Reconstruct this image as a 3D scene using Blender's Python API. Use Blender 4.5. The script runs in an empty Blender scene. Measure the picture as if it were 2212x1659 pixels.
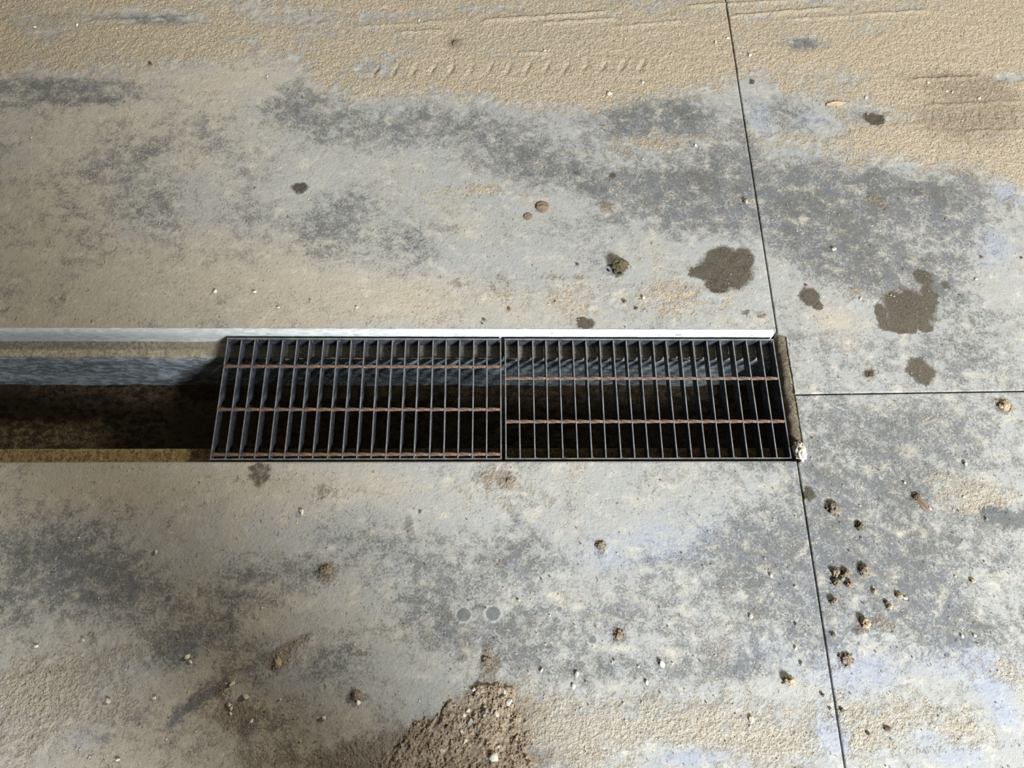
import bpy, bmesh, math, random
import numpy as np
from mathutils import Matrix, Vector, noise as mnoise

random.seed(7)
rng = np.random.default_rng(7)
SC = bpy.context.scene
COL = SC.collection
PI = math.pi

# ------------------------------------------------------------------ camera
# the floor is the plane z = 0, the drain runs along X, Y points away
IW, IH, F = 2212, 1659, 1671.6
CAM = np.array([-0.01896, -0.47001, 1.54151])
PITCH, YAW, ROLL = 0.39294, -0.06755, 0.06328
def rot(p, y, r):
    c, s = math.cos(p), math.sin(p); A = np.array([[1, 0, 0], [0, c, -s], [0, s, c]])
    c, s = math.cos(y), math.sin(y); B = np.array([[c, -s, 0], [s, c, 0], [0, 0, 1]])
    c, s = math.cos(r), math.sin(r); D = np.array([[c, -s, 0], [s, c, 0], [0, 0, 1]])
    return B @ A @ D
MR = rot(PITCH, YAW, ROLL)
cam = bpy.data.cameras.new('camera')
cam.sensor_fit = 'HORIZONTAL'; cam.sensor_width = 36.0; cam.lens = F / IW * 36.0
cam.clip_start = 0.02; cam.clip_end = 60
co = bpy.data.objects.new('camera', cam); COL.objects.link(co)
m4 = Matrix.Identity(4)
for i in range(3):
    for j in range(3): m4[i][j] = MR[i, j]
    m4[i][3] = CAM[i]
co.matrix_world = m4
SC.camera = co

def at(px, py, z=0.0):
    """the point of the level z that the photograph shows at (px, py)"""
    d = MR @ np.array([(px - IW / 2) / F, -(py - IH / 2) / F, -1.0])
    return CAM + d * ((z - CAM[2]) / d[2])

# ------------------------------------------------------------------ noise
_perm = rng.permutation(256).astype(np.int64); _perm = np.concatenate([_perm, _perm])
_g = rng.random(512) * 2 * PI; _gx, _gy = np.cos(_g), np.sin(_g)
def perlin(x, y):
    xi = np.floor(x).astype(np.int64); yi = np.floor(y).astype(np.int64)
    xf, yf = x - xi, y - yi; xi &= 255; yi &= 255
    u = xf * xf * xf * (xf * (xf * 6 - 15) + 10); v = yf * yf * yf * (yf * (yf * 6 - 15) + 10)
    def gr(a, b, dx, dy):
        h = _perm[_perm[a & 255] + (b & 255)]
        return _gx[h] * dx + _gy[h] * dy
    n00 = gr(xi, yi, xf, yf); n10 = gr(xi + 1, yi, xf - 1, yf)
    n01 = gr(xi, yi + 1, xf, yf - 1); n11 = gr(xi + 1, yi + 1, xf - 1, yf - 1)
    a = n00 + u * (n10 - n00); b = n01 + u * (n11 - n01)
    return a + v * (b - a)
def fbm(x, y, s, o=4, rough=0.5, off=0.0):
    r = np.zeros_like(x); a = 1.0; k = s
    for i in range(o):
        r += a * perlin(x * k + off + 17.3 * i, y * k - off * 0.7 + 9.1 * i); a *= rough; k *= 2.03
    return r
def sstep(a, b, x):
    t = np.clip((x - a) / (b - a), 0, 1); return t * t * (3 - 2 * t)

# ------------------------------------------------------------------ object helpers
def srgb(r, g, b):
    f = lambda c: (c / 255 / 12.92) if c <= 10.3 else ((c / 255 + 0.055) / 1.055) ** 2.4
    return (f(r), f(g), f(b), 1.0)
def mesh_np(name, verts, faces, mat, smooth=True, attrs=None, parent=None):
    me = bpy.data.meshes.new(name)
    verts = np.asarray(verts, np.float32); faces = np.asarray(faces, np.int32)
    n, k = faces.shape
    me.vertices.add(len(verts)); me.vertices.foreach_set('co', verts.ravel())
    me.loops.add(n * k); me.loops.foreach_set('vertex_index', faces.ravel())
    me.polygons.add(n); me.polygons.foreach_set('loop_start', np.arange(0, n * k, k, dtype=np.int32))
    me.polygons.foreach_set('loop_total', np.full(n, k, np.int32))
    me.polygons.foreach_set('use_smooth', np.full(n, smooth, bool))
    me.update(calc_edges=True)
    for an, av in (attrs or {}).items():
        a = me.attributes.new(an, 'FLOAT_COLOR', 'POINT'); a.data.foreach_set('color', np.asarray(av, np.float32).ravel())
    me.validate()
    me.materials.append(mat)
    o = bpy.data.objects.new(name, me); COL.objects.link(o)
    if parent: o.parent = parent
    return o
def bm_obj(name, bm, mat, parent=None, smooth=False):
    me = bpy.data.meshes.new(name); bmesh.ops.recalc_face_normals(bm, faces=bm.faces); bm.to_mesh(me); bm.free()
    if smooth:
        for p in me.polygons: p.use_smooth = True
    me.materials.append(mat)
    o = bpy.data.objects.new(name, me); COL.objects.link(o)
    if parent: o.parent = parent
    return o
def structure(o, label=None):
    o['kind'] = 'structure'
    if label: o['label'] = label
    return o
def tag(o, label, cat, group=None, kind=None):
    o['label'] = label; o['category'] = cat
    if group: o['group'] = group
    if kind: o['kind'] = kind
    return o

# ------------------------------------------------------------------ node helper
class NT:
    def __init__(s, name):
        s.m = bpy.data.materials.new(name); s.m.use_nodes = True
        s.t = s.m.node_tree; s.n = s.t.nodes; s.l = s.t.links
        s.b = s.n['Principled BSDF']
    def put(s, sock, v):
        if isinstance(v, bpy.types.NodeSocket): s.l.new(v, sock)
        elif v is not None: sock.default_value = v
    def math(s, op, a, b=None, c=None, clamp=False):
        n = s.n.new('ShaderNodeMath'); n.operation = op; n.use_clamp = clamp
        s.put(n.inputs[0], a); s.put(n.inputs[1], b); s.put(n.inputs[2], c)
        return n.outputs[0]
    def add(s, a, b): return s.math('ADD', a, b)
    def mul(s, a, b): return s.math('MULTIPLY', a, b)
    def mad(s, a, k, c): return s.math('MULTIPLY_ADD', a, k, c)
    def ss(s, v, lo, hi, a=0.0, b=1.0):
        n = s.n.new('ShaderNodeMapRange'); n.interpolation_type = 'SMOOTHSTEP'
        s.put(n.inputs[0], v)
        for i, x in enumerate((lo, hi, a, b)): n.inputs[i + 1].default_value = x
        return n.outputs[0]
    def mix(s, f, a, b, blend='MIX'):
        n = s.n.new('ShaderNodeMix'); n.data_type = 'RGBA'; n.blend_type = blend
        s.put(n.inputs[0], f); s.put(n.inputs[6], a); s.put(n.inputs[7], b)
        return n.outputs[2]
    def pos(s):
        n = s.n.new('ShaderNodeTexCoord'); return n.outputs['Object']
    def map(s, v, sc, off=(0, 0, 0)):
        n = s.n.new('ShaderNodeMapping'); s.put(n.inputs[0], v); n.inputs['Scale'].default_value = sc; n.inputs['Location'].default_value = off
        return n.outputs[0]
    def noise(s, v, sc, det=4, rough=0.6, dist=0.0):
        n = s.n.new('ShaderNodeTexNoise'); s.put(n.inputs['Vector'], v)
        n.inputs['Scale'].default_value = sc; n.inputs['Detail'].default_value = det
        n.inputs['Roughness'].default_value = rough; n.inputs['Distortion'].default_value = dist
        return n.outputs[0]
    def voro(s, v, sc, out='Distance', feat='F1'):
        n = s.n.new('ShaderNodeTexVoronoi'); n.feature = feat; s.put(n.inputs['Vector'], v); n.inputs['Scale'].default_value = sc
        return n.outputs[out]
    def attr(s, name):
        n = s.n.new('ShaderNodeAttribute'); n.attribute_name = name
        q = s.n.new('ShaderNodeSeparateColor'); s.l.new(n.outputs['Color'], q.inputs[0])
        return q.outputs[0], q.outputs[1], q.outputs[2], n.outputs['Alpha']
    def bump(s, h, strength=1.0, dist=1.0):
        n = s.n.new('ShaderNodeBump'); s.put(n.inputs['Height'], h); n.inputs['Strength'].default_value = strength; n.inputs['Distance'].default_value = dist
        return n.outputs[0]
    def out(s, col, rough=0.85, normal=None, metal=0.0, spec=0.35):
        s.put(s.b.inputs['Base Color'], col); s.put(s.b.inputs['Roughness'], rough)
        s.put(s.b.inputs['Metallic'], metal); s.put(s.b.inputs['Specular IOR Level'], spec)
        if normal is not None: s.l.new(normal, s.b.inputs['Normal'])
        return s.m

# ------------------------------------------------------------------ floor material
def floor_material():
    t = NT('dusty_concrete'); P = t.pos()
    sand, dark, wet, brown = t.attr('dirt')
    blue, beige, halo, spot = t.attr('tint')
    nA = t.noise(P, 9, 5, 0.6); nB = t.noise(P, 40, 8, 0.7, 0.4); nC = t.noise(P, 190, 5, 0.75); nD = t.noise(P, 620, 2, 0.6)
    streak = t.noise(t.map(P, (6, 60, 30)), 1.0, 4, 0.6)
    def c(n, k): return t.mul(t.math('SUBTRACT', n, 0.5), k)
    base = t.mix(t.ss(t.add(beige, t.add(c(nA, 1.4), c(nB, 0.8))), 0.0, 1.0), srgb(148, 149, 146), srgb(168, 160, 143))
    base = t.mix(t.ss(t.add(t.add(beige, c(streak, 1.0)), -0.15), 0.3, 0.8, 0, 0.3), base, srgb(150, 142, 126))
    base = t.mix(t.ss(t.add(blue, t.add(c(nA, 1.0), c(nB, 1.6))), 0.3, 1.0, 0, 0.85), base, srgb(141, 148, 161))
    nn = t.add(t.add(c(nA, 0.8), c(nB, 2.4)), t.add(c(nC, 2.4), c(nD, 0.8)))
    dm = t.ss(t.add(dark, t.mul(nn, t.ss(dark, 0.0, 0.6, 0.35, 1.0))), 0.25, 0.9)
    darkcol = t.mix(t.ss(nA, 0.35, 0.65), srgb(77, 78, 75), srgb(83, 87, 93))
    base = t.mix(t.mul(dm, 0.88), base, darkcol)
    # pale dust veins and scuffs over the bare grey
    v1 = t.noise(P, 48, 4, 0.6, 1.0)
    vein = t.ss(t.math('ABSOLUTE', t.math('SUBTRACT', v1, 0.5)), 0.0, 0.02, 1, 0)
    v2 = t.noise(t.map(P, (1.4, 0.8, 1), (3, 1, 0)), 110, 3, 0.6, 1.6)
    vein2 = t.ss(t.math('ABSOLUTE', t.math('SUBTRACT', v2, 0.5)), 0.0, 0.02, 1, 0)
    veins = t.mul(t.math('MAXIMUM', vein, vein2), t.ss(t.noise(P, 26, 3, 0.6), 0.42, 0.6, 0.15, 1))
    base = t.mix(t.mul(t.mul(veins, t.mad(dm, 0.65, 0.3)), t.ss(nA, 0.3, 0.6, 0.3, 0.75)), base, srgb(196, 193, 182))
    nM = t.noise(t.map(P, (1, 1.25, 1), (5, 2, 0)), 24, 7, 0.72, 0.3)                # cream dust left in clumps
    base = t.mix(t.ss(t.add(nM, c(nC, 0.5)), 0.5, 0.72, 0, 0.62), base, srgb(190, 183, 165))
    fleck = t.ss(t.add(nC, c(nB, 0.7)), 0.60, 0.72)
    base = t.mix(t.mul(fleck, 0.45), base, srgb(210, 204, 188))
    # loose sand
    sm = t.ss(t.add(t.add(sand, t.add(c(nA, 1.2), c(nB, 2.2))), c(nC, 1.6)), 0.2, 0.85)
    sandcol = t.mix(t.ss(nC, 0.3, 0.7), srgb(166, 149, 121), srgb(202, 187, 159))
    sandcol = t.mix(t.ss(nA, 0.4, 0.7, 0, 0.5), sandcol, srgb(190, 173, 152))
    xyz = t.n.new('ShaderNodeSeparateXYZ'); t.l.new(P, xyz.inputs[0])
    cream = t.ss(t.add(xyz.outputs[1], c(nA, 0.2)), -0.1, 0.35, 1, 0)              # the sand in front of the drain is paler
    sandcol = t.mix(t.mul(cream, 0.85), sandcol, t.mix(t.ss(nC, 0.3, 0.7), srgb(160, 152, 136), srgb(190, 183, 167)))
    sandcol = t.mix(t.mul(blue, 0.3), sandcol, srgb(176, 174, 166))
    base = t.mix(t.mul(sm, 0.85), base, sandcol)
    # brown dirt
    bmk = t.ss(t.add(t.add(brown, c(nB, 0.9)), c(nC, 0.8)), 0.35, 0.7)
    brcol = t.mix(t.ss(nC, 0.3, 0.7), srgb(100, 86, 70), srgb(164, 148, 126))
    base = t.mix(t.mul(bmk, 0.6), base, brcol)
    # damp stains
    wm = t.ss(t.add(t.add(wet, c(nB, 0.75)), c(nC, 0.45)), 0.36, 0.68)
    wetcol = t.mix(t.ss(t.add(c(nB, 0.8), nC), 0.3, 0.7), srgb(42, 38, 29), srgb(84, 76, 60))
    base = t.mix(t.mul(wm, 0.93), base, wetcol)
    # drip marks: dark disc, pale rim
    base = t.mix(t.mul(halo, 0.6), base, srgb(192, 193, 186))
    base = t.mix(t.ss(t.add(spot, c(nC, 0.3)), 0.4, 0.6, 0, 0.8), base, t.mix(nC, srgb(68, 72, 74), srgb(112, 116, 116)))
    # pin holes
    PH = t.map(P, (1.25, 0.62, 1)); nv = t.n.new('ShaderNodeVectorMath'); nv.operation = 'MULTIPLY_ADD'
    nz = t.n.new('ShaderNodeTexNoise'); t.l.new(P, nz.inputs['Vector']); nz.inputs['Scale'].default_value = 260; t.l.new(nz.outputs['Color'], nv.inputs[0]); nv.inputs[1].default_value = (0.008, 0.008, 0.008); t.l.new(PH, nv.inputs[2]); PH = nv.outputs[0]
    cell = t.voro(PH, 42); cid = t.n.new('ShaderNodeSeparateColor'); t.l.new(t.voro(PH, 42, 'Color'), cid.inputs[0])
    hole = t.mul(t.ss(cell, 0.07, 0.12, 1, 0), t.ss(cid.outputs[0], 0.86, 0.9))
    cell2 = t.voro(PH, 120); cid2 = t.n.new('ShaderNodeSeparateColor'); t.l.new(t.voro(PH, 120, 'Color'), cid2.inputs[0])
    hole2 = t.mul(t.ss(cell2, 0.12, 0.2, 1, 0), t.ss(cid2.outputs[0], 0.8, 0.84))
    hole = t.math('MAXIMUM', hole, t.mul(hole2, 0.8))
    base = t.mix(t.mul(hole, 0.45), base, srgb(72, 66, 58))
    base = t.mix(1.0, base, t.mix(nD, (0.86, 0.86, 0.86, 1), (1.14, 1.14, 1.14, 1)), 'MULTIPLY')
    rough = t.mix(wm, (0.86,) * 3 + (1,), (0.55,) * 3 + (1,))
    g = t.math('MAXIMUM', sm, bmk)
    gr = t.noise(P, 360, 3, 0.65); lump = t.noise(P, 120, 4, 0.62, 0.6)
    pill = t.ss(t.voro(P, 150, 'Distance', 'SMOOTH_F1'), 0.0, 0.55, 1, 0)
    h = t.add(t.mul(c(gr, 1.0), t.mad(g, 0.0036, 0.0006)), t.mul(c(lump, 1.0), t.mad(g, 0.0072, 0.0012)))
    h = t.add(h, t.mul(t.math('SUBTRACT', pill, 0.6), t.mad(g, 0.0018, 0.0002)))
    h = t.add(h, t.add(t.mul(hole, -0.0025), t.mul(fleck, 0.0006)))
    return t.out(base, rough, t.bump(h, 1.0, 1.0))

# ------------------------------------------------------------------ dirt maps, laid out on the floor
def blobs(X, Y, lst, hard=False, kind='sum'):
    r = np.zeros_like(X)
    for b in lst:
        px, py, rx, ry = b[:4]; ang = b[4] if len(b) > 4 else 0; amp = b[5] if len(b) > 5 else 1.0
        c = at(px, py); sx = np.linalg.norm(at(px + 1, py) - c); sy = np.linalg.norm(at(px, py + 1) - c)
        a = math.radians(ang); dx, dy = X - c[0], Y - c[1]
        u = (dx * math.cos(a) + dy * math.sin(a)) / (rx * sx); v = (-dx * math.sin(a) + dy * math.cos(a)) / (ry * sy)
        d2 = u * u + v * v
        f = (np.clip(1.5 - np.sqrt(d2), 0, 1) if hard else np.exp(-d2)) * amp
        r = np.maximum(r, f) if kind == 'max' else r + f
    return r
def border(X, Y, pts, w):
    q = np.array([at(*p)[:2] for p in pts]); q = q[np.argsort(q[:, 0])]
    return sstep(-w, w, Y - np.interp(X, q[:, 0], q[:, 1]))
SAND_TOP = [(-300, 160), (0, 155), (330, 145), (430, 138), (520, 120), (640, 130), (700, 180), (760, 215), (860, 195), (960, 205), (1100, 225), (1300, 238), (1480, 200),
            (1560, 185), (1640, 150), (1700, 215), (1780, 240), (1860, 320), (1960, 345), (2100, 375), (2212, 400), (2500, 430)]
SAND = [(1000, 420, 130, 25, 0, .35), (1420, 310, 120, 25, 0, .5), (1050, 410, 60, 14, 0, .3), (1720, 300, 120, 30, 0, .5), (1850, 330, 90, 50, 0, .5),
        (1600, 1590, 230, 85, 0, .8), (1330, 1560, 190, 65, 0, .6), (1980, 1575, 260, 80, 0, .72), (1560, 1370, 90, 40, 60, .3), (1240, 1640, 160, 60, 0, .4),
        (2160, 1460, 60, 50, 0, .7), (2130, 1075, 90, 40, 0, .85), (2020, 1030, 60, 20, 0, .4), (120, 1560, 170, 110, 0, .75), (250, 1430, 160, 45, 20, .5), (40, 1480, 90, 50, 0, .5),
        (500, 1640, 120, 40, 0, .4), (620, 1420, 70, 40, 30, .6), (1840, 640, 60, 30, 0, .5), (1900, 120, 250, 60, 0, .5), (430, 215, 120, 25, 10, .3), (1960, 900, 80, 40, 0, .2),
        (1110, 1080, 120, 40, 0, .35), (1250, 640, 260, 40, 0, .35), (1480, 640, 120, 50, 0, .4), (830, 690, 160, 20, 0, .25), (900, 1650, 100, 50, 0, .6), (1080, 1560, 110, 80, 0, .9)]
SANDCUT = [(340, 42, 90, 14, 0, .9), (60, 45, 90, 22, 0, .5), (250, 30, 110, 14, 0, .6), (560, 20, 160, 30, 0, .5), (830, 35, 120, 14, 0, .6), (100, 72, 40, 20, 0, .6), (820, 140, 60, 30, 30, .6),
           (1740, 95, 60, 16, 0, .9), (1780, 160, 90, 30, 0, .5), (1900, 70, 70, 14, 0, .5), (2180, 168, 50, 9, 0, .9), (1400, 30, 120, 20, 0, .3), (300, 110, 90, 16, 0, .3), (1060, 20, 140, 14, 0, .4),
           (1770, 260, 50, 40, 0, .5), (1860, 245, 40, 24, 0, .7), (1480, 1640, 100, 30, 0, .8), (1800, 1620, 30, 70, 0, .7), (2170, 1530, 40, 90, 15, .9), (1990, 1590, 60, 25, 0, .5), (1740, 1560, 50, 30, 0, .4), (170, 1600, 80, 40, 0, .5), (2060, 1640, 80, 20, 0, .7)]
DARK = [(120, 190, 150, 24, 4, .75), (60, 172, 90, 20, 0, .3), (200, 215, 90, 12, 5, .7), (40, 230, 80, 20, 0, .4), (340, 42, 80, 14, 0, .8), (130, 38, 120, 14, 0, .6), (790, 145, 50, 25, 30, .5), (640, 235, 70, 45, 10, .7), (760, 255, 120, 50, 0, .3),
        (250, 400, 200, 110, 20, .28), (330, 450, 70, 40, 20, .2), (720, 500, 110, 60, 0, .5), (760, 440, 60, 30, 0, .3), (880, 520, 80, 40, 0, .45), (560, 480, 90, 60, 0, .25), (400, 300, 200, 50, 5, .15),
        (960, 270, 200, 50, 5, .35), (1120, 340, 120, 40, 10, .5), (1060, 290, 90, 30, 0, .3), (1200, 370, 100, 40, 0, .4), (1380, 255, 110, 50, 0, .6), (1480, 260, 60, 50, 0, .5), (1290, 400, 50, 25, 0, .6), (1430, 410, 90, 60, -20, .7),
        (1560, 380, 60, 70, -20, .65), (1540, 450, 120, 50, 0, .55), (1620, 330, 20, 80, 12, .5), (1330, 470, 80, 30, 0, .25), (1700, 250, 60, 40, 0, .4), (1740, 95, 60, 16, 0, .8), (1860, 250, 60, 30, 0, .4),
        (1740, 400, 70, 60, 0, .6), (1830, 450, 120, 60, 0, .7), (1950, 420, 120, 50, -20, .6), (2060, 450, 90, 60, 0, .5), (1750, 520, 90, 60, -30, .6), (1920, 560, 140, 50, 0, .6), (2090, 370, 50, 30, 0, .4), (1850, 600, 80, 40, 0, .4), (2060, 640, 60, 40, 0, .3),
        (1960, 740, 160, 60, 0, .25), (1790, 760, 80, 60, 0, .15), (2120, 760, 80, 80, 0, .22), (1850, 960, 160, 60, 0, .3), (2000, 920, 120, 50, 0, .3), (1790, 1050, 60, 50, 0, .45), (1950, 1050, 90, 60, 0, .45), (1860, 1180, 160, 70, 0, .3), (2080, 1180, 130, 50, 0, .3),
        (2170, 1118, 70, 20, -4, 1.1), (1640, 1160, 120, 80, 0, .35), (1520, 1200, 100, 50, 0, .25), (1990, 1280, 130, 60, 0, .25), (1700, 1300, 120, 80, 0, .22), (1560, 1440, 120, 40, 0, .35), (2100, 1370, 110, 60, 0, .3), (1420, 1290, 90, 60, 0, .15),
        (1060, 1200, 160, 50, 0, .45), (1120, 1180, 60, 60, 0, .3), (960, 1260, 130, 50, 0, .35), (1130, 1370, 120, 80, 0, .4), (1000, 1360, 100, 60, 0, .35), (880, 1340, 110, 70, 0, .3), (840, 1180, 110, 50, 0, .3), (1300, 1350, 100, 40, 0, .35), (1180, 1440, 120, 40, 0, .3), (1330, 1440, 90, 30, 0, .35),
        (1900, 1120, 260, 120, 0, .22), (1950, 1330, 260, 110, 0, .25), (1600, 1330, 200, 110, 0, .18), (1780, 900, 120, 60, 0, .2), (2100, 900, 160, 90, 0, .2),
        (110, 1190, 150, 60, -10, .7), (220, 1250, 120, 60, 0, .6), (60, 1300, 120, 60, 0, .45), (330, 1300, 130, 70, 0, .35), (370, 1400, 60, 40, 0, .9), (460, 1370, 60, 25, 30, .6), (520, 1280, 30, 60, -35, .5), (540, 1240, 60, 40, 0, .35), (640, 1230, 60, 60, 0, .3), (520, 1400, 40, 40, -30, .5),
        (400, 1535, 40, 14, 40, .9), (450, 1490, 40, 26, 30, .6), (535, 1580, 12, 22, -30, 1.0), (600, 1450, 120, 60, 0, .3), (300, 1560, 200, 60, 0, .2), (640, 1560, 90, 60, 0, .3), (730, 1420, 60, 50, 0, .3), (150, 1110, 180, 14, 0, .15), (310, 345, 20, 60, -30, .3)]
BLUE = [(560, 420, 160, 120, 0, .35), (720, 380, 90, 80, 0, .3), (950, 560, 160, 40, 0, .3), (1130, 500, 140, 50, 0, .35), (1330, 520, 120, 50, 0, .3), (1640, 260, 40, 80, 10, .8), (1760, 260, 60, 40, 0, .7), (1700, 440, 50, 60, 0, .5), (1800, 360, 60, 30, -30, .6), (1910, 390, 50, 40, 40, .8),
        (2180, 420, 40, 40, 0, .9), (2150, 540, 50, 60, 0, .8), (2080, 500, 80, 60, 0, .4), (1640, 520, 80, 60, 0, .35), (1960, 800, 260, 120, 0, .3), (2200, 960, 60, 60, 0, .5), (1560, 1100, 200, 80, 0, .3), (1460, 1180, 140, 80, 0, .45), (1300, 1220, 120, 60, 0, .3), (1700, 1240, 160, 120, 0, .4),
        (1900, 1320, 240, 120, 0, .5), (1860, 1460, 120, 60, 0, .7), (2100, 1420, 120, 60, 0, .65), (1640, 1400, 120, 60, 0, .5), (1480, 1640, 100, 30, 0, .9), (1800, 1600, 40, 80, 0, .9), (2170, 1530, 40, 90, 15, 1.0), (1990, 1590, 60, 25, 0, .6), (1760, 1600, 60, 40, 0, .7), (1240, 1180, 200, 60, 0, .3), (1100, 1440, 200, 60, 0, .3),
        (720, 1160, 100, 50, 0, .5), (150, 1290, 90, 60, 0, .35), (160, 1600, 100, 50, 0, .5), (300, 1560, 120, 60, 0, .3), (700, 1300, 80, 80, 0, .4), (2080, 1640, 120, 40, 0, .8), (1100, 80, 60, 10, 0, .3), (1100, 580, 200, 30, 0, .2)]
BEIGE = [(250, 620, 420, 80, 0, .7), (700, 650, 300, 60, 0, .6), (1150, 660, 340, 50, 0, .35), (300, 1050, 400, 50, 0, .6), (800, 1050, 300, 50, 0, .25), (60, 520, 120, 120, 0, .6), (60, 620, 200, 90, 0, .5), (100, 440, 80, 60, 0, .4), (500, 1600, 300, 100, 0, .7), (500, 1330, 200, 80, 0, .4), (300, 280, 260, 60, 0, .35), (520, 180, 200, 40, 0, .35), (600, 540, 200, 40, 0, .2),
         (1800, 690, 60, 40, 0, .5), (1000, 480, 120, 40, 0, .3), (2130, 1075, 120, 60, 0, .3), (1850, 1400, 60, 50, 20, .5), (1900, 100, 300, 80, 0, .3), (880, 1350, 80, 60, 0, .25), (470, 1480, 30, 70, -38, 1.2), (30, 1050, 200, 60, 0, .2)]
BROWN = [(985, 95, 24, 20, 0, .8), (2080, 180, 90, 30, -10, .5), (2150, 240, 140, 80, 0, .55), (2040, 270, 120, 60, 0, .42), (1950, 170, 70, 30, 0, .3), (1900, 440, 40, 16, -40, .6), (2000, 418, 24, 16, 0, .6), (2180, 440, 16, 26, 0, .6), (1310, 450, 24, 18, 0, .7), (1195, 600, 40, 9, 0, .6), (1250, 598, 12, 8, 0, .6), (990, 615, 24, 10, 0, .6), (130, 650, 36, 24, 40, .5),
         (1060, 1030, 60, 40, -10, .62), (1098, 1040, 14, 14, 0, .8), (700, 1065, 50, 30, 0, .5), (705, 1235, 28, 28, 0, .9), (885, 1135, 18, 30, 0, .6), (1298, 1180, 26, 32, 0, .5), (1340, 1375, 26, 26, 40, .6), (1080, 1215, 16, 16, 0, .6), (1055, 1430, 28, 36, 0, .8), (998, 1420, 16, 14, 0, .7), (770, 1410, 40, 22, 0, .5), (770, 1505, 24, 20, 0, .8), (640, 1390, 50, 16, 30, .7), (600, 1425, 40, 24, 0, .7),
         (985, 1600, 160, 60, 12, .75), (1060, 1530, 80, 60, 0, .9), (900, 1620, 120, 50, 0, .6), (1150, 1640, 60, 40, 0, .6), (800, 1650, 100, 40, 0, .7), (600, 1640, 160, 40, 0, .45), (1560, 1500, 70, 30, 20, .35), (1400, 1330, 10, 10, 0, .3), (1570, 1340, 20, 40, 0, .3), (1590, 1278, 18, 12, 0, .5), (2150, 1085, 40, 14, 0, .6), (2070, 1045, 30, 14, 0, .5), (1828, 1425, 20, 18, 0, .8), (1910, 1345, 18, 40, 35, .6), (1855, 1360, 40, 20, 20, .5),
         (2168, 877, 22, 20, 0, .9), (1875, 808, 20, 16, 0, .8), (490, 1470, 16, 70, -36, .5), (500, 1540, 60, 40, 0, .45), (1645, 683, 12, 8, 0, .5), (60, 1500, 20, 12, 0, .6), (1250, 1540, 160, 20, 0, .2), (560, 1555, 140, 60, 0, .3), (20, 40, 30, 16, 0, .5), (1800, 1103, 22, 24, 0, .6), (1740, 1067, 20, 20, 0, .6), (1990, 1085, 24, 30, 30, .6), (200, 1380, 16, 24, 30, .6)]
WET = [(1570, 580, 60, 46, 8), (1515, 588, 26, 16, 0), (1550, 618, 26, 16, 0), (1605, 560, 26, 24, 0), (1560, 546, 30, 12, 0), (1962, 668, 58, 46, 0), (1902, 680, 14, 26, 0), (1920, 700, 24, 16, 0), (1950, 708, 40, 14, 0), (2010, 630, 22, 20, 0), (2000, 660, 28, 24, 0), (1998, 598, 22, 16, -30), (2000, 710, 18, 9, 0), (1988, 800, 34, 26, -35), (1994, 818, 20, 14, 0),
       (1748, 640, 24, 20, 0), (1766, 660, 12, 12, 0), (1875, 808, 13, 11, 0, .75), (1888, 257, 21, 12, -15, 1.3), (1266, 700, 20, 13, 0), (1256, 692, 12, 10, 0), (1232, 716, 9, 6, 0, .7), (1610, 676, 14, 11, 0, .62), (648, 405, 22, 14, 10, .8), (563, 1030, 30, 28, 0, .62), (560, 1012, 34, 14, 0, .62), (1748, 1066, 16, 18, 0, .8), (2040, 615, 14, 14, 0, .7), (2168, 877, 14, 14, 0, .7), (1246, 374, 12, 9, 20, .55), (1323, 378, 9, 9, 0, .62), (1624, 176, 9, 7, 0, .8), (1336, 588, 22, 14, 0, .6)]
SPOT = [(1002, 1328, 15, 14.5), (1065, 1325, 15.5, 15.5), (1208, 1316, 8, 8, 0, .7), (1280, 1382, 10, 11, 0, .75), (364, 1293, 9, 9, 0, .8), (1892, 1380, 15, 16, 0, .45), (2046, 1415, 7, 6, 0, .9), (2140, 1112, 24, 20, 0, .95), (2178, 1118, 38, 15, -6, .95), (2215, 1122, 30, 13, -6, .95), (2025, 622, 16, 14, -30, .8), (2020, 600, 14, 10, 0, .6), (740, 590, 1, 1, 0, 0)]
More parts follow.
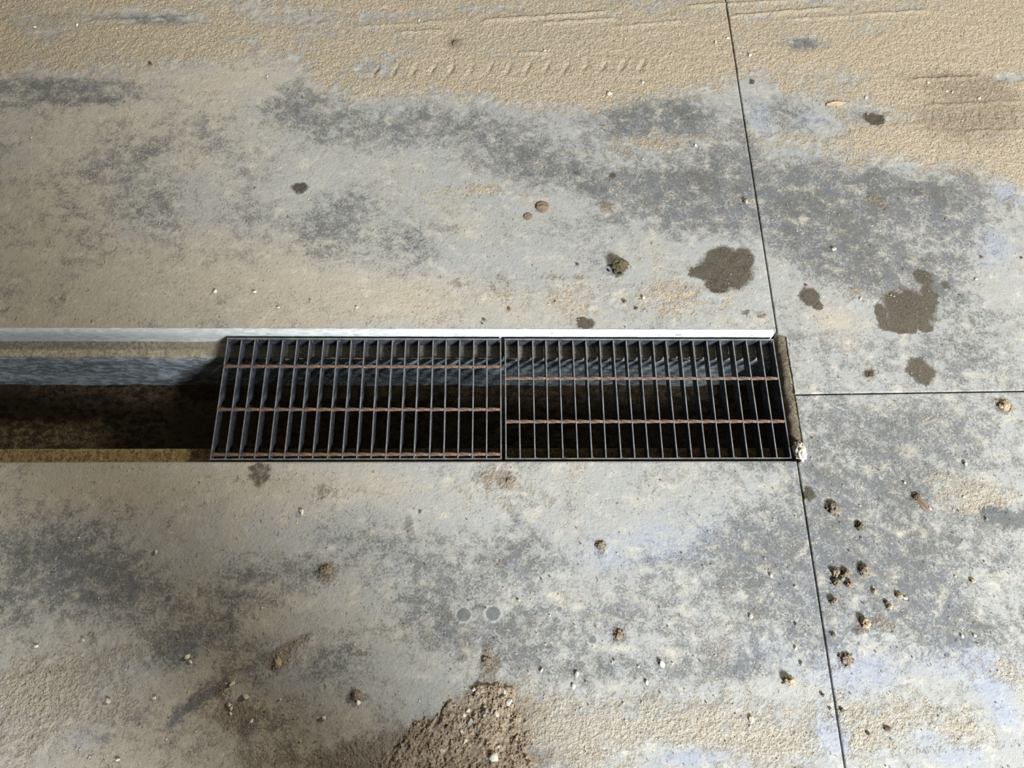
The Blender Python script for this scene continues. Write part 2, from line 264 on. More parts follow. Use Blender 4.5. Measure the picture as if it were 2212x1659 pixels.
def dirt_fields(X, Y):
    wx = X + 0.016 * fbm(X, Y, 14, 4, 0.55, 3.0); wy = Y + 0.012 * fbm(X, Y, 14, 4, 0.55, 8.0)
    vx = X + 0.007 * fbm(X, Y, 45, 3, 0.6, 5.0); vy = Y + 0.007 * fbm(X, Y, 45, 3, 0.6, 1.0)
    far = fbm(X, Y, 1.7, 4, 0.55, 40.0)
    inside = sstep(-1.75, -1.4, X) * (1 - sstep(1.5, 1.85, X)) * (1 - sstep(1.75, 2.3, Y)) * sstep(-1.0, -0.65, Y)
    out = 1 - inside
    top = border(wx, wy, SAND_TOP, 0.06) * (0.95 - 0.25 * sstep(0.1, 0.5, fbm(X * 0.4, Y, 6, 3, 0.6, 2.0)))
    right = sstep(0.58, 0.64, X) * (1 - sstep(0.9, 1.15, X)) * top
    sand = top - 0.22 * right + blobs(wx, wy, SAND) - blobs(wx, wy, SANDCUT) + out * far * 0.9
    dark = 0.12 + 0.14 * (1 - top) + (0.9 + 0.4 * sstep(-0.1, 0.4, X)) * blobs(wx, wy, DARK) + 0.28 * fbm(X, Y, 7, 3, 0.6, 12.0) + out * 0.3
    wet = blobs(vx, vy, WET, True, 'max')
    brown = blobs(vx, vy, BROWN) + 0.10 * fbm(X, Y, 10, 3, 0.6, 21.0) + 0.05
    blue = blobs(wx, wy, BLUE) + 0.25 * fbm(X, Y, 8, 3, 0.5, 33.0) * sstep(-0.6, 0.6, X)
    beige = blobs(wx, wy, BEIGE) + 0.45 * sstep(0.2, -1.2, X) + 0.1
    s2 = blobs(X, Y, SPOT, True, 'max'); big = blobs(X, Y, [(b[0], b[1], b[2] * 1.16, b[3] * 1.16) + tuple(b[4:]) for b in SPOT[:6]], True, 'max')
    halo = np.clip(sstep(0.3, 0.6, big) - sstep(0.3, 0.6, s2), 0, 1)
    c1 = lambda a: np.clip(a, -0.5, 1.5)
    return (np.stack([c1(sand), c1(dark), c1(wet), c1(brown)], -1), np.stack([c1(blue), c1(beige), c1(halo), c1(s2)], -1))

RIDGE = [(1040, 46, 1310, 28, 3.0), (1165, 53, 1330, 42, 3.0), (860, 71, 960, 67, 2.0), (1480, 15, 1740, 1, 2.5), (1575, 38, 1800, 18, 3.0), (1850, 33, 2010, 24, 2.5), (1330, 60, 1480, 46, 2.0),
         (760, 60, 1000, 46, 1.5), (1120, 116, 1180, 114, 2.5), (1700, 43, 1850, 36, 2.0), (200, 46, 420, 36, 1.5), (2000, 230, 2212, 220, 2.0), (2080, 286, 2212, 282, 2.0), (1960, 175, 2120, 168, 3.0)]
RIDGE += [(x, 168 - 0.02 * (x - 800), x + 14, 140 - 0.02 * (x - 800), -2.5) for x in range(805, 1400, 41)] + [(x, 240, x + 3, 262, -2.0) for x in range(2010, 2200, 34)]
def ridges(X, Y):
    r = np.zeros_like(X); sel = np.nonzero(Y > 0.85)[0]; x, y = X[sel], Y[sel]
    x = x + 0.004 * perlin(x * 40, y * 40); y = y + 0.005 * perlin(x * 30 + 5, y * 40); acc = np.zeros_like(x)
    for x0, y0, x1, y1, hgt in RIDGE:
        a, b = at(x0, y0)[:2], at(x1, y1)[:2]; d = b - a; L = np.linalg.norm(d); d = d / L
        u = (x - a[0]) * d[0] + (y - a[1]) * d[1]; v = -(x - a[0]) * d[1] + (y - a[1]) * d[0]
        acc += hgt * 0.0017 * np.exp(-(v / 0.0045) ** 2) * sstep(-0.01, 0.02, u) * (1 - sstep(L - 0.02, L + 0.01, u))
    r[sel] = acc
    return r
def axis(lo, hi, d0, d1, step, grow=1.35, mx=0.2):
    """grid lines from lo to hi: even steps between d0 and d1, wider ones outside"""
    a = max(lo, d0); b = min(hi, d1)
    v = list(np.linspace(a, b, max(2, int(round((b - a) / step)) + 1)))
    s = step
    while v[-1] < hi - 1e-6:
        s = min(s * grow, mx); v.append(min(hi, v[-1] + s))
    s = step
    while v[0] > lo + 1e-6:
        s = min(s * grow, mx); v.insert(0, max(lo, v[0] - s))
    return np.array(v)
STEP = 0.0036
FLOOR_MAT = floor_material()
LIPC = 0.0
def slab(name, x0, x1, y0, y1, edges, label, warp=None):
    """edges: for the sides L R F B a list of (inset, z) ending at the lowest rim"""
    xs = axis(x0, x1, -1.42, 1.52, STEP); ys = axis(y0, y1, -0.68, 1.42, STEP)
    def ext(v, lo, hi):
        z = np.zeros(len(v))
        if hi:
            keep = v < v[-1] - hi[0][0] - 1e-5; e = v[-1]
            v = np.concatenate([v[keep], [e - i for i, _ in hi]]); z = np.concatenate([z[keep], [q for _, q in hi]])
        if lo:
            keep = v > v[0] + lo[0][0] + 1e-5; e = v[0]
            v = np.concatenate([[e + i for i, _ in lo][::-1], v[keep]]); z = np.concatenate([[q for _, q in lo][::-1], z[keep]])
        return v, z
    xs, zx = ext(xs, edges.get('L'), edges.get('R')); ys, zy = ext(ys, edges.get('F'), edges.get('B'))
    X, Y = np.meshgrid(xs, ys); Z = np.minimum(*np.meshgrid(zx, zy))
    if warp: X, Y = warp(X, Y)
    shp = X.shape; X = X.ravel(); Y = Y.ravel(); Z = Z.ravel()
    d, t = dirt_fields(X, Y)
    g = np.clip(np.maximum(d[:, 0], d[:, 3]), 0, 1.1); flat = (Z > -1e-6) 
    lump = fbm(X, Y, 60, 3, 0.6, 4.0); rid = np.abs(fbm(X * 0.25, Y, 22, 2, 0.5, 14.0))
    Z = Z + flat * (0.0016 * g * lump + 0.0022 * sstep(0.35, 0.7, g + 0.4 * fbm(X, Y, 30, 3, 0.6, 6.0)) + 0.0002 * lump - 0.002 * g * rid + ridges(X, Y))
    if LIPC: pass
    i = np.arange(shp[0] * shp[1]).reshape(shp)
    fc = np.stack([i[:-1, :-1], i[:-1, 1:], i[1:, 1:], i[1:, :-1]], -1).reshape(-1, 4)
    o = mesh_np(name, np.stack([X, Y, Z], -1), fc, FLOOR_MAT, True, {'dirt': d, 'tint': t})
    return structure(o, label)

YB, YF = 0.288, -0.005          # faces of the drain at floor level
XJ0, XJ1 = 0.6176, 0.6203       # saw-cut joint
XE = 0.637                       # end of the drain
saw = [(0.0009, 0.0), (0.0003, -0.0008), (0.0, -0.004), (0.0, -0.03)]
lip = [(-0.0, 0.0)]
nose = [(0.0105, 0.0), (0.006, -0.0012), (0.003, -0.0035), (0.001, -0.0075), (0.0, -0.013), (0.0, -0.02)]
edge_front = [(0.004, 0.0), (0.0015, -0.0008), (0.0, -0.003), (0.0, -0.05)]
def corner(X, Y):
    r = 0.012; cx, cy = XJ0 - r, YB + r
    u = np.maximum(X - cx, 0); v = np.maximum(cy - Y, 0); k = (u > 0) & (v > 0)
    L = np.hypot(u, v) + 1e-9; f = np.where(k, np.maximum(u, v) / L, 1.0)
    return np.where(k, cx + u * f, X), np.where(k, cy - v * f, Y)
slab('floor', -3.4, XJ0, YB, 4.0, {'F': nose, 'R': saw}, 'concrete floor slab behind the drain, tan sand along its far side', corner)
slab('floor', -3.4, XJ0, -2.6, YF, {'B': edge_front, 'R': saw}, 'concrete floor slab in front of the drain with brown dirt at its edge')
HJ = lambda X: 0.0172 * (X - 0.62)
def notch(X, Y):
    s = np.clip(np.minimum((YB + 0.004 - Y) / 0.008, (Y - (YF - 0.004)) / 0.008), 0, 1)
    ed = (XE - XJ1) * s + 0.0012 * fbm(X * 0 + 1.0, Y, 40, 3, 0.6) * s
    return X + ed * np.exp(-(X - XJ1) / 0.05), Y + HJ(X) * np.exp(-np.abs(Y - 0.1435) / 0.4)
saw_l = [(0.0009, 0.0), (0.0003, -0.0008), (0.0, -0.004), (0.0, -0.045)]
slab('floor', XJ1, 3.4, 0.1447, 4.0, {'F': saw, 'L': saw_l}, 'concrete floor slab behind the cross joint at the right, with damp stains', notch)
slab('floor', XJ1, 3.4, -2.6, 0.1413, {'B': saw, 'L': saw_l}, 'concrete floor slab in front of the cross joint at the right, with crumbs', notch)

# ------------------------------------------------------------------ trench
def grid_mesh(name, prof, xs, mat, disp=None, attrs=None):
    """prof: (y, z) points swept along xs"""
    P = np.array(prof); X, I = np.meshgrid(xs, np.arange(len(P))); Y = P[I, 0]; Z = P[I, 1]
    X, Y, Z = X.astype(float), Y.astype(float), Z.astype(float)
    if disp: X, Y, Z = disp(X, Y, Z)
    i = np.arange(X.size).reshape(X.shape)
    fc = np.stack([i[:-1, :-1], i[:-1, 1:], i[1:, 1:], i[1:, :-1]], -1).reshape(-1, 4)
    return mesh_np(name, np.stack([X.ravel(), Y.ravel(), Z.ravel()], -1), fc, mat)
def rough_material(name, c1, c2, c3, scale, bump, holes=0.0, stretch=(1, 1, 1), rough=0.85):
    t = NT(name); P = t.map(t.pos(), stretch)
    a = t.noise(P, scale, 6, 0.65); b = t.noise(P, scale * 6, 4, 0.7); f = t.noise(P, scale * 24, 2, 0.6)
    col = t.mix(t.ss(a, 0.35, 0.65), c1, c2)
    col = t.mix(t.ss(t.add(b, t.mul(a, 0.4)), 0.62, 0.82), col, c3)
    if holes:
        v = t.voro(P, scale * 4); col = t.mix(t.mul(t.ss(v, 0.1, 0.2, 1, 0), holes), col, srgb(40, 34, 24))
    col = t.mix(1.0, col, t.mix(f, (0.85, 0.85, 0.85, 1), (1.15, 1.15, 1.15, 1)), 'MULTIPLY')
    return t.out(col, rough, t.bump(t.add(t.mul(b, bump), t.mul(f, bump * 0.5)), 1.0, 1.0))
M_LIP = rough_material('pale_cement_face', srgb(190, 194, 192), srgb(208, 211, 208), srgb(176, 180, 178), 30, 0.0008, 0.0, (0.25, 1, 1), 0.7)
M_LEDGE = rough_material('sandy_ledge', srgb(150, 142, 124), srgb(176, 168, 150), srgb(138, 126, 108), 20, 0.002)
M_LEDGEF = rough_material('dirty_ledge', srgb(150, 130, 90), srgb(176, 158, 118), srgb(112, 92, 58), 22, 0.002, 0.4)
M_WALL = rough_material('damp_cement_wall', srgb(98, 106, 112), srgb(116, 124, 130), srgb(160, 168, 172), 12, 0.0012, 0.0, (0.6, 1, 1.3), 0.65)
M_BED = rough_material('silty_bed', srgb(78, 65, 45), srgb(108, 92, 67), srgb(52, 42, 27), 12, 0.005, 0.3, (0.7, 1, 1))
M_MORTAR = rough_material('brown_mortar', srgb(146, 134, 110), srgb(172, 160, 136), srgb(112, 98, 76), 40, 0.003)
xsT = axis(-3.4, XE + 0.02, -1.3, 0.7, 0.005, 1.3, 0.2)
ZL, ZB = -0.0425, -0.205
lipx = np.concatenate([axis(-3.4, XJ0 - 0.012, -1.3, 0.7, 0.006, 1.3, 0.2), XJ0 - 0.012 + np.linspace(0.002, 0.012 * PI / 2, 9)])
def lipd(X, Y, Z):
    Y = Y + 0.0009 * fbm(X, Z * 2, 30, 4, 0.65); Z = Z + 0.0006 * fbm(X, Y * 2, 40, 3, 0.6, 3.0)
    cx, cy = XJ0 - 0.012, YB + 0.012; a = np.clip((X - cx) / 0.012, 0, PI / 2); r = cy - Y        # wraps round the slab's corner
    return np.where(X > cx, cx + r * np.sin(a), X), np.where(X > cx, cy - r * np.cos(a), Y), Z
cornerx = list(lipx)
structure(grid_mesh('trim_1', [(YB + 0.0115, 0.0007), (YB + 0.0063, -0.0004), (YB + 0.0028, -0.003), (YB + 0.0006, -0.0072), (YB - 0.0006, -0.013), (YB - 0.0006, -0.022), (YB - 0.0006, -0.032), (YB - 0.0006, ZL - 0.004)], lipx, M_LIP, lipd), 'pale rounded cement lip along the back of the drain')
def ledged(X, Y, Z):
    n = fbm(X, Y, 35, 4, 0.6, 7.0); edge = np.exp(-((Y - 0.252) / 0.01) ** 2)
    return X, Y - edge * 0.004 * fbm(X, Y * 0.2, 18, 4, 0.7, 2.0), Z + 0.0015 * n + edge * 0.006 * np.clip(fbm(X, Y * 0.3, 22, 3, 0.6, 5.0), 0, 1)
structure(grid_mesh('trim_2', [(YB + 0.002, ZL)] + [(y, ZL) for y in np.linspace(YB - 0.001, 0.253, 9)] + [(0.2505, ZL - 0.0015), (0.249, ZL - 0.005)], xsT, M_LEDGE, ledged), 'sandy bearing ledge along the back of the drain')
def walld(X, Y, Z):
    return X, Y + 0.004 * fbm(X, Z * 1.4, 9, 4, 0.6, 9.0) - 0.003 * np.exp(-((Z - ZL) / 0.012) ** 2) * np.clip(fbm(X, Z, 20, 3, 0.6), 0, 1) * 3, Z
structure(grid_mesh('wall_back', [(0.249, ZL - 0.003)] + [(0.248 - 0.002 * k / 24, ZL - 0.006 - k * (ZL - 0.006 - ZB + 0.01) / 24) for k in range(25)], xsT, M_WALL, walld), 'grey cement back wall of the drain')
def bedd(X, Y, Z):
    return X, Y, Z + 0.006 * fbm(X, Y, 8, 5, 0.6, 3.0) + 0.010 * sstep(0.16, 0.07, Y) + 0.006 * sstep(0.2, 0.26, Y)
structure(grid_mesh('floor', [(y, ZB) for y in np.linspace(0.26, 0.02, 40)], xsT, M_BED, bedd), 'silty brown bed of the drain')
structure(grid_mesh('wall_front', [(0.036, z) for z in np.linspace(ZB - 0.01, ZL - 0.004, 16)] + [(0.0375, ZL - 0.001), (0.0385, ZL)][:0], xsT, M_BED, lambda X, Y, Z: (X, Y + 0.002 * fbm(X, Z, 12, 3, 0.6), Z)), 'front wall of the drain')
structure(grid_mesh('trim_3', [(0.036, ZL - 0.006), (0.0365, ZL - 0.002), (0.035, ZL)] + [(y, ZL) for y in np.linspace(0.03, YF - 0.004, 8)], xsT, M_LEDGEF, lambda X, Y, Z: (X, Y, Z + 0.001 * fbm(X, Y, 30, 3, 0.6))), 'dusty bearing ledge along the front of the drain')
# end wall and the broken mortar fillet above it
def yz_grid(name, xz, ys, mat, disp):
    P = np.array(xz); Yg, I = np.meshgrid(ys, np.arange(len(P))); X = P[I, 0].astype(float); Z = P[I, 1].astype(float)
    X, Yg, Z = disp(X, Yg, Z); i = np.arange(X.size).reshape(X.shape)
    fc = np.stack([i[:-1, :-1], i[:-1, 1:], i[1:, 1:], i[1:, :-1]], -1).reshape(-1, 4)
    return mesh_np(name, np.stack([X.ravel(), Yg.ravel(), Z.ravel()], -1), fc, mat)
ysE = np.linspace(YF - 0.006, YB + 0.006, 70)
structure(yz_grid('wall_right', [(0.630, z) for z in np.linspace(ZB - 0.01, -0.03, 14)], ysE, M_BED, lambda X, Y, Z: (X + 0.002 * fbm(Y, Z, 20, 3, 0.6), Y, Z)), 'end wall of the drain')
structure(yz_grid('trim_4', [(0.627, -0.05), (0.6195, -0.040), (0.6185, -0.028), (0.6195, -0.016), (0.6225, -0.0095), (0.6265, -0.0062), (0.6315, -0.0035), (0.6365, -0.0008), (0.640, -0.0025)], ysE, M_MORTAR,
    lambda X, Y, Z: (X + 0.003 * fbm(Y, Z * 1.5, 26, 4, 0.65, 2.0), Y, Z + 0.002 * fbm(Y, X * 2, 30, 3, 0.6, 6.0) - 0.0015)), 'brown mortar fillet along the end of the drain')
# bottom of the saw cuts
def strip(name, x0, x1, y0, y1, z):
    bm = bmesh.new(); vs = [bm.verts.new((x, y, zz)) for zz in (z, z - 0.02) for x, y in ((x0, y0), (x1, y0), (x1, y1), (x0, y1))]
    for f in ((0, 1, 2, 3), (7, 6, 5, 4), (0, 4, 5, 1), (1, 5, 6, 2), (2, 6, 7, 3), (3, 7, 4, 0)): bm.faces.new([vs[k] for k in f])
    return structure(bm_obj(name, bm, M_MORTAR))
strip('floor', 0.60, 0.64, YB + 0.012, 4.0, -0.006); strip('floor', 0.60, 0.64, -2.6, YF - 0.012, -0.006); strip('floor', XE + 0.004, 3.4, 0.12, 0.22, -0.008)

# ------------------------------------------------------------------ grates
def steel():
    t = NT('dark_steel'); P = t.pos()
    a = t.noise(P, 30, 5, 0.65); b = t.noise(P, 260, 3, 0.7)
    col = t.mix(t.ss(a, 0.35, 0.7), srgb(46, 49, 55), srgb(76, 81, 90))
    g = t.n.new('ShaderNodeNewGeometry'); q = t.n.new('ShaderNodeSeparateXYZ'); t.l.new(g.outputs['True Normal'], q.inputs[0])
    worn = t.mul(t.ss(q.outputs[2], 0.5, 0.8), t.ss(a, 0.3, 0.6, 0.3, 0.9))      # bare metal along the walked-on top edge
    col = t.mix(worn, col, srgb(142, 142, 142))
    col = t.mix(t.ss(b, 0.6, 0.75, 0, 0.5), col, srgb(140, 138, 134))
    return t.out(col, t.mix(a, (0.4,) * 3 + (1,), (0.6,) * 3 + (1,)), t.bump(t.mul(b, 0.0005)), 0.25, 0.5)
def rust():
    t = NT('rusty_steel'); P = t.pos()
    a = t.noise(P, 45, 5, 0.7); b = t.noise(P, 300, 3, 0.7)
    col = t.mix(t.ss(a, 0.38, 0.62), srgb(88, 78, 73), srgb(112, 82, 64))
    col = t.mix(t.ss(b, 0.5, 0.75), col, srgb(168, 150, 136))
    col = t.mix(t.ss(t.noise(P, 25, 2), 0.62, 0.7, 0, 0.8), col, srgb(150, 104, 64))
    return t.out(col, 0.7, t.bump(t.mul(b, 0.0009)), 0.3, 0.5)
def weldm():
    t = NT('weld_bead'); P = t.pos(); b = t.noise(P, 300, 3, 0.7)
    return t.out(t.mix(b, srgb(44, 46, 50), srgb(96, 98, 102)), 0.35, t.bump(t.mul(b, 0.001)), 0.6, 0.5)
M_STEEL, M_RUST, M_WELD = steel(), rust(), weldm()
BH, BT = 0.032, 0.0029
def bar_bm(length, axis_y=True, t=BT, h=BH):
    bm = bmesh.new(); bmesh.ops.create_cube(bm, size=1.0)
    bmesh.ops.scale(bm, vec=(t, length, h) if axis_y else (length, t, h), verts=bm.verts)
    bmesh.ops.translate(bm, vec=(0, 0, -h / 2), verts=bm.verts)
    bmesh.ops.bevel(bm, geom=[e for e in bm.edges], offset=0.0007, segments=2, affect='EDGES')
    return bm
def rod_bm(length, w=0.0066, pitch=0.03):
    bm = bmesh.new(); n = int(length / 0.002); rings = []
    for i in range(n + 1):
        x = -length / 2 + length * i / n; ph = 2 * PI * (x / pitch) / 4 * 1.0
        r = []
        for k in range(8):
            a = ph + k * PI / 4; q = w * 0.5 * (1.25 if k % 2 == 0 else 0.98)
            r.append(bm.verts.new((x, q * math.cos(a), q * math.sin(a))))
        rings.append(r)
    for a, b in zip(rings, rings[1:]):
        for k in range(8): bm.faces.new((a[k], a[(k + 1) % 8], b[(k + 1) % 8], b[k]))
    bm.faces.new(rings[0][::-1]); bm.faces.new(rings[-1])
    return bm
GW = 0.2806
def make_grate(loc, rz, rods, label):
    root = bpy.data.objects.new('drain_grate', None); COL.objects.link(root)
    root.location = loc; root.rotation_euler = (0, 0, rz); root.empty_display_size = 0.1
    tag(root, label, 'grate', 'drain grates laid end to end')
    bar0 = None
    for i in range(21):
        if bar0 is None:
            o = bar0 = bm_obj('bearing_bar', bar_bm(GW - 0.006), M_STEEL, root)
        else:
            o = bar0.copy(); COL.objects.link(o); o.parent = root
        j = 0 if i in (0, 20) else 1
        o.location = (0.03 * i + j * random.uniform(-0.0011, 0.0011), GW / 2, j * random.uniform(-0.0006, 0.0))
        o.rotation_euler = (0, j * random.uniform(-0.02, 0.02), j * random.uniform(-0.004, 0.004))
    rod0 = None
    for y in rods:
        if rod0 is None: o = rod0 = bm_obj('cross_rod', rod_bm(0.602), M_RUST, root)
        else: o = rod0.copy(); COL.objects.link(o); o.parent = root
        o.location = (0.30, y, -0.0036)
    e0 = bm_obj('end_band', bar_bm(0.6042, False, 0.004, 0.030), M_STEEL, root); e0.location = (0.3, GW - 0.002, 0.0)
    e1 = e0.copy(); COL.objects.link(e1); e1.parent = root; e1.location = (0.3, 0.002, 0.0)
    w0 = None
    for i in range(0, 21, 2):
        for y, s in ((GW - 0.005, -1), (0.005, 1)):
            if w0 is None:
                bm = bmesh.new(); bmesh.ops.create_icosphere(bm, subdivisions=2, radius=0.0036)
                for v in bm.verts: v.co *= 1 + 0.25 * mnoise.noise(v.co * 400)
                bmesh.ops.scale(bm, vec=(1, 1, 1.5), verts=bm.verts)
                o = w0 = bm_obj('weld_bead', bm, M_WELD, root, True)
            else: o = w0.copy(); COL.objects.link(o); o.parent = root
            o.location = (0.03 * i + (0.003 if i < 20 else -0.003), y, -0.006); o.rotation_euler = (0, 0, i * 1.3)
    return root
ZG = -0.008
make_grate((-0.6, 0, ZG), 0.0, (0.0134, 0.1134, 0.2134), 'steel drain grate at the open end of the trench, with three cross rods')
make_grate((0.01035, 0.0, ZG), 0.0007, (0.0857, 0.1857), 'steel drain grate against the end wall of the trench, with two cross rods')

# ------------------------------------------------------------------ dirt heap
def heap():
    c = at(985, 1580); xs = np.arange(c[0] - 0.26, c[0] + 0.26, 0.0024); ys = np.arange(c[1] - 0.34, c[1] + 0.15, 0.0024)
    X, Y = np.meshgrid(xs, ys)
    wx = X + 0.036 * fbm(X, Y, 15, 5, 0.62, 3.3); wy = Y + 0.036 * fbm(X, Y, 15, 5, 0.62, 8.8)
    m = blobs(wx, wy, [(1075, 1520, 45, 40, 0, 1.15), (1040, 1570, 80, 45, 0, .9), (1060, 1640, 110, 60, 0, .95), (940, 1600, 90, 40, 20, .75), (1000, 1540, 24, 20, 0, .6), (960, 1720, 200, 60, 0, .8), (860, 1640, 80, 30, 0, .45)])
    crack = np.abs(fbm(X, Y, 9, 3, 0.5, 1.7))
    mk = sstep(0.36, 0.62, m + 0.25 * fbm(X, Y, 40, 3, 0.6, 15.0))
    H = mk * (0.0026 + 0.003 * np.clip(m - 0.5, 0, 1)) + mk * (0.0034 * fbm(X, Y, 30, 4, 0.6, 2.0) + 0.003 * np.abs(fbm(X, Y, 80, 3, 0.65, 6.0)) + 0.0018 * fbm(X, Y, 190, 2, 0.7)) - 0.004 * mk * sstep(0.05, 0.0, crack)
    global HEAP; HEAP = (xs, ys, H)
    H = np.where(mk > 0.02, H + 0.0012, -0.004)
    i = np.arange(X.size).reshape(X.shape); q = np.stack([i[:-1, :-1], i[:-1, 1:], i[1:, 1:], i[1:, :-1]], -1).reshape(-1, 4)
    keep = (mk.ravel()[q] > 0.02).any(1); q = q[keep]
    used, inv = np.unique(q, return_inverse=True)
    V = np.stack([X.ravel(), Y.ravel(), H.ravel()], -1)[used]
    t = NT('brown_gravelly_dirt'); P = t.pos(); a = t.noise(P, 22, 5, 0.65); b = t.noise(P, 200, 4, 0.7)
    col = t.mix(t.ss(a, 0.35, 0.65), srgb(138, 123, 105), srgb(160, 145, 126)); col = t.mix(t.ss(b, 0.5, 0.75), col, srgb(182, 168, 148)); col = t.mix(t.ss(b, 0.5, 0.3), col, srgb(84, 70, 56))
    mat = t.out(col, 0.9, t.bump(t.mul(b, 0.0028)))
    Q = inv.reshape(-1, 4); T = np.concatenate([Q[:, [0, 1, 2]], Q[:, [0, 2, 3]]])
    bm = bmesh.new(); bmesh.ops.create_icosphere(bm, subdivisions=1, radius=1); bm.verts.ensure_lookup_table()
    iv = np.array([v.co[:] for v in bm.verts]); it = np.array([[v.index for v in f.verts] for f in bm.faces]); bm.free()
    hi = np.nonzero(V[:, 2] > 0.002)[0]; pick = rng.choice(hi, 2200)
    r = 0.0008 + 0.0032 * rng.random(2200) ** 3
    G = iv[None] * (1 + rng.uniform(-.3, .3, (2200, len(iv), 1))) * r[:, None, None] * rng.uniform(.6, 1.2, (2200, 1, 3)) + V[pick][:, None, :]
    T = np.concatenate([T, (it[None] + len(V) + len(iv) * np.arange(2200)[:, None, None]).reshape(-1, 3)]); V = np.concatenate([V, G.reshape(-1, 3)])
    tag(mesh_np('dirt', V, T, mat), 'heap of brown gravelly dirt spread on the front slab at the bottom edge', 'dirt', None, 'stuff')
heap()
def ground(p):
    xs, ys, H = HEAP
    i, j = int(round((p[1] - ys[0]) / 0.0024)), int(round((p[0] - xs[0]) / 0.0024))
    return max(0.001, float(H[max(0, i - 2):i + 3, max(0, j - 2):j + 3].mean())) if 2 < i < len(ys) - 3 and 2 < j < len(xs) - 3 else 0.001

# ------------------------------------------------------------------ stones, clods, flakes
def stone_material(name, c1, c2, bump=0.0012, sc=160):
    t = NT(name); P = t.pos(); a = t.noise(P, sc, 4, 0.7); b = t.noise(P, sc * 5, 2, 0.6)
    return t.out(t.mix(t.ss(a, 0.3, 0.7), c1, c2), 0.85, t.bump(t.add(t.mul(a, bump), t.mul(b, bump * 0.4))))
M = {'white': stone_material('white_stone', srgb(206, 202, 190), srgb(226, 224, 216)),
     'pale': stone_material('pale_stone', srgb(180, 172, 154), srgb(210, 204, 190)),
     'grey': stone_material('grey_stone', srgb(120, 118, 112), srgb(160, 158, 150)),
     'tan': stone_material('tan_clod', srgb(146, 130, 102), srgb(188, 172, 142), 0.002, 220),
     'brown': stone_material('brown_clod', srgb(98, 86, 72), srgb(152, 138, 120), 0.002, 220),
     'dark': stone_material('dark_clod', srgb(70, 58, 42), srgb(112, 96, 74), 0.002, 220),
     'olive': stone_material('olive_clod', srgb(66, 60, 42), srgb(104, 94, 70), 0.002, 260),
     'orange': stone_material('orange_bit', srgb(112, 78, 62), srgb(136, 98, 78)),
     'leaf': stone_material('brown_flake', srgb(104, 90, 76), srgb(132, 116, 100), 0.0008, 120)}
def place(bm, px, py, name, mat, label, cat, rz, smooth=True, sink=0.12, group=None):
    zs = [v.co.z for v in bm.verts]; lo, hi = min(zs), max(zs)
    bmesh.ops.translate(bm, vec=(0, 0, -lo - (hi - lo) * sink), verts=bm.verts)
    o = bm_obj(name, bm, M[mat], None, smooth); p = at(px, py)
    o.location = (p[0], p[1], ground(p)); o.rotation_euler = (0, 0, rz)
    return tag(o, label, cat, group)
def chip(px, py, s, mat, label, asp=(1, .75, .6), rz=None, group=None):
    r = random.Random(int(px * 31 + py)); bm = bmesh.new(); bmesh.ops.create_icosphere(bm, subdivisions=3, radius=1)
    pl = []
    for k in range(11):
        n = Vector((r.uniform(-1, 1), r.uniform(-1, 1), r.uniform(-.8, 1))).normalized(); pl.append((n, r.uniform(.52, .8)))
    for v in bm.verts:
        for n, d in pl:
            k = v.co.dot(n) - d
            if k > 0: v.co -= n * k
        v.co *= 1 + 0.05 * mnoise.noise(v.co * 3 + Vector((px, py, 0)))
    h = s * 0.00054
    bmesh.ops.scale(bm, vec=(h * asp[0], h * asp[1], h * asp[2]), verts=bm.verts)
    return place(bm, px, py, 'stone_chip', mat, label, 'stone', r.uniform(0, 6) if rz is None else rz, False, 0.1, group)
def clod(px, py, s, mat, label, asp=(1, .9, .7), rz=None, crumbs=5):
    r = random.Random(int(px * 17 + py)); bm = bmesh.new()
    def lump(c, rad, a):
        g = bmesh.ops.create_icosphere(bm, subdivisions=4 if rad > .5 else 2, radius=rad)['verts']; off = Vector((r.random() * 50, r.random() * 50, r.random() * 50))
        for v in g:
            k = 1 + 0.5 * mnoise.fractal(v.co * (1.7 / rad) + off, 0.75, 2.2, 6) ; v.co = Vector((v.co.x * a[0], v.co.y * a[1], v.co.z * a[2] * 0.95)) * k + c
    lump(Vector((0, 0, 0)), 1.0, asp)
    for k in range(2):
        a = r.uniform(0, 6.28); lump(Vector((math.cos(a) * .6 * asp[0], math.sin(a) * .6 * asp[1], -.15)), .6, asp)
    for k in range(crumbs * 2 + 4):
        a = r.uniform(0, 6.28); d = r.uniform(0.8, 1.6); lump(Vector((math.cos(a) * d * asp[0], math.sin(a) * d * asp[1], -.5 * asp[2])), r.uniform(.06, .2), (1, 1, 1.2))
    h = s * 0.00043
    bmesh.ops.scale(bm, vec=(h, h, h), verts=bm.verts)
    return place(bm, px, py, 'dirt_clod', mat, label, 'clod', r.uniform(0, 6) if rz is None else rz, True, 0.2)
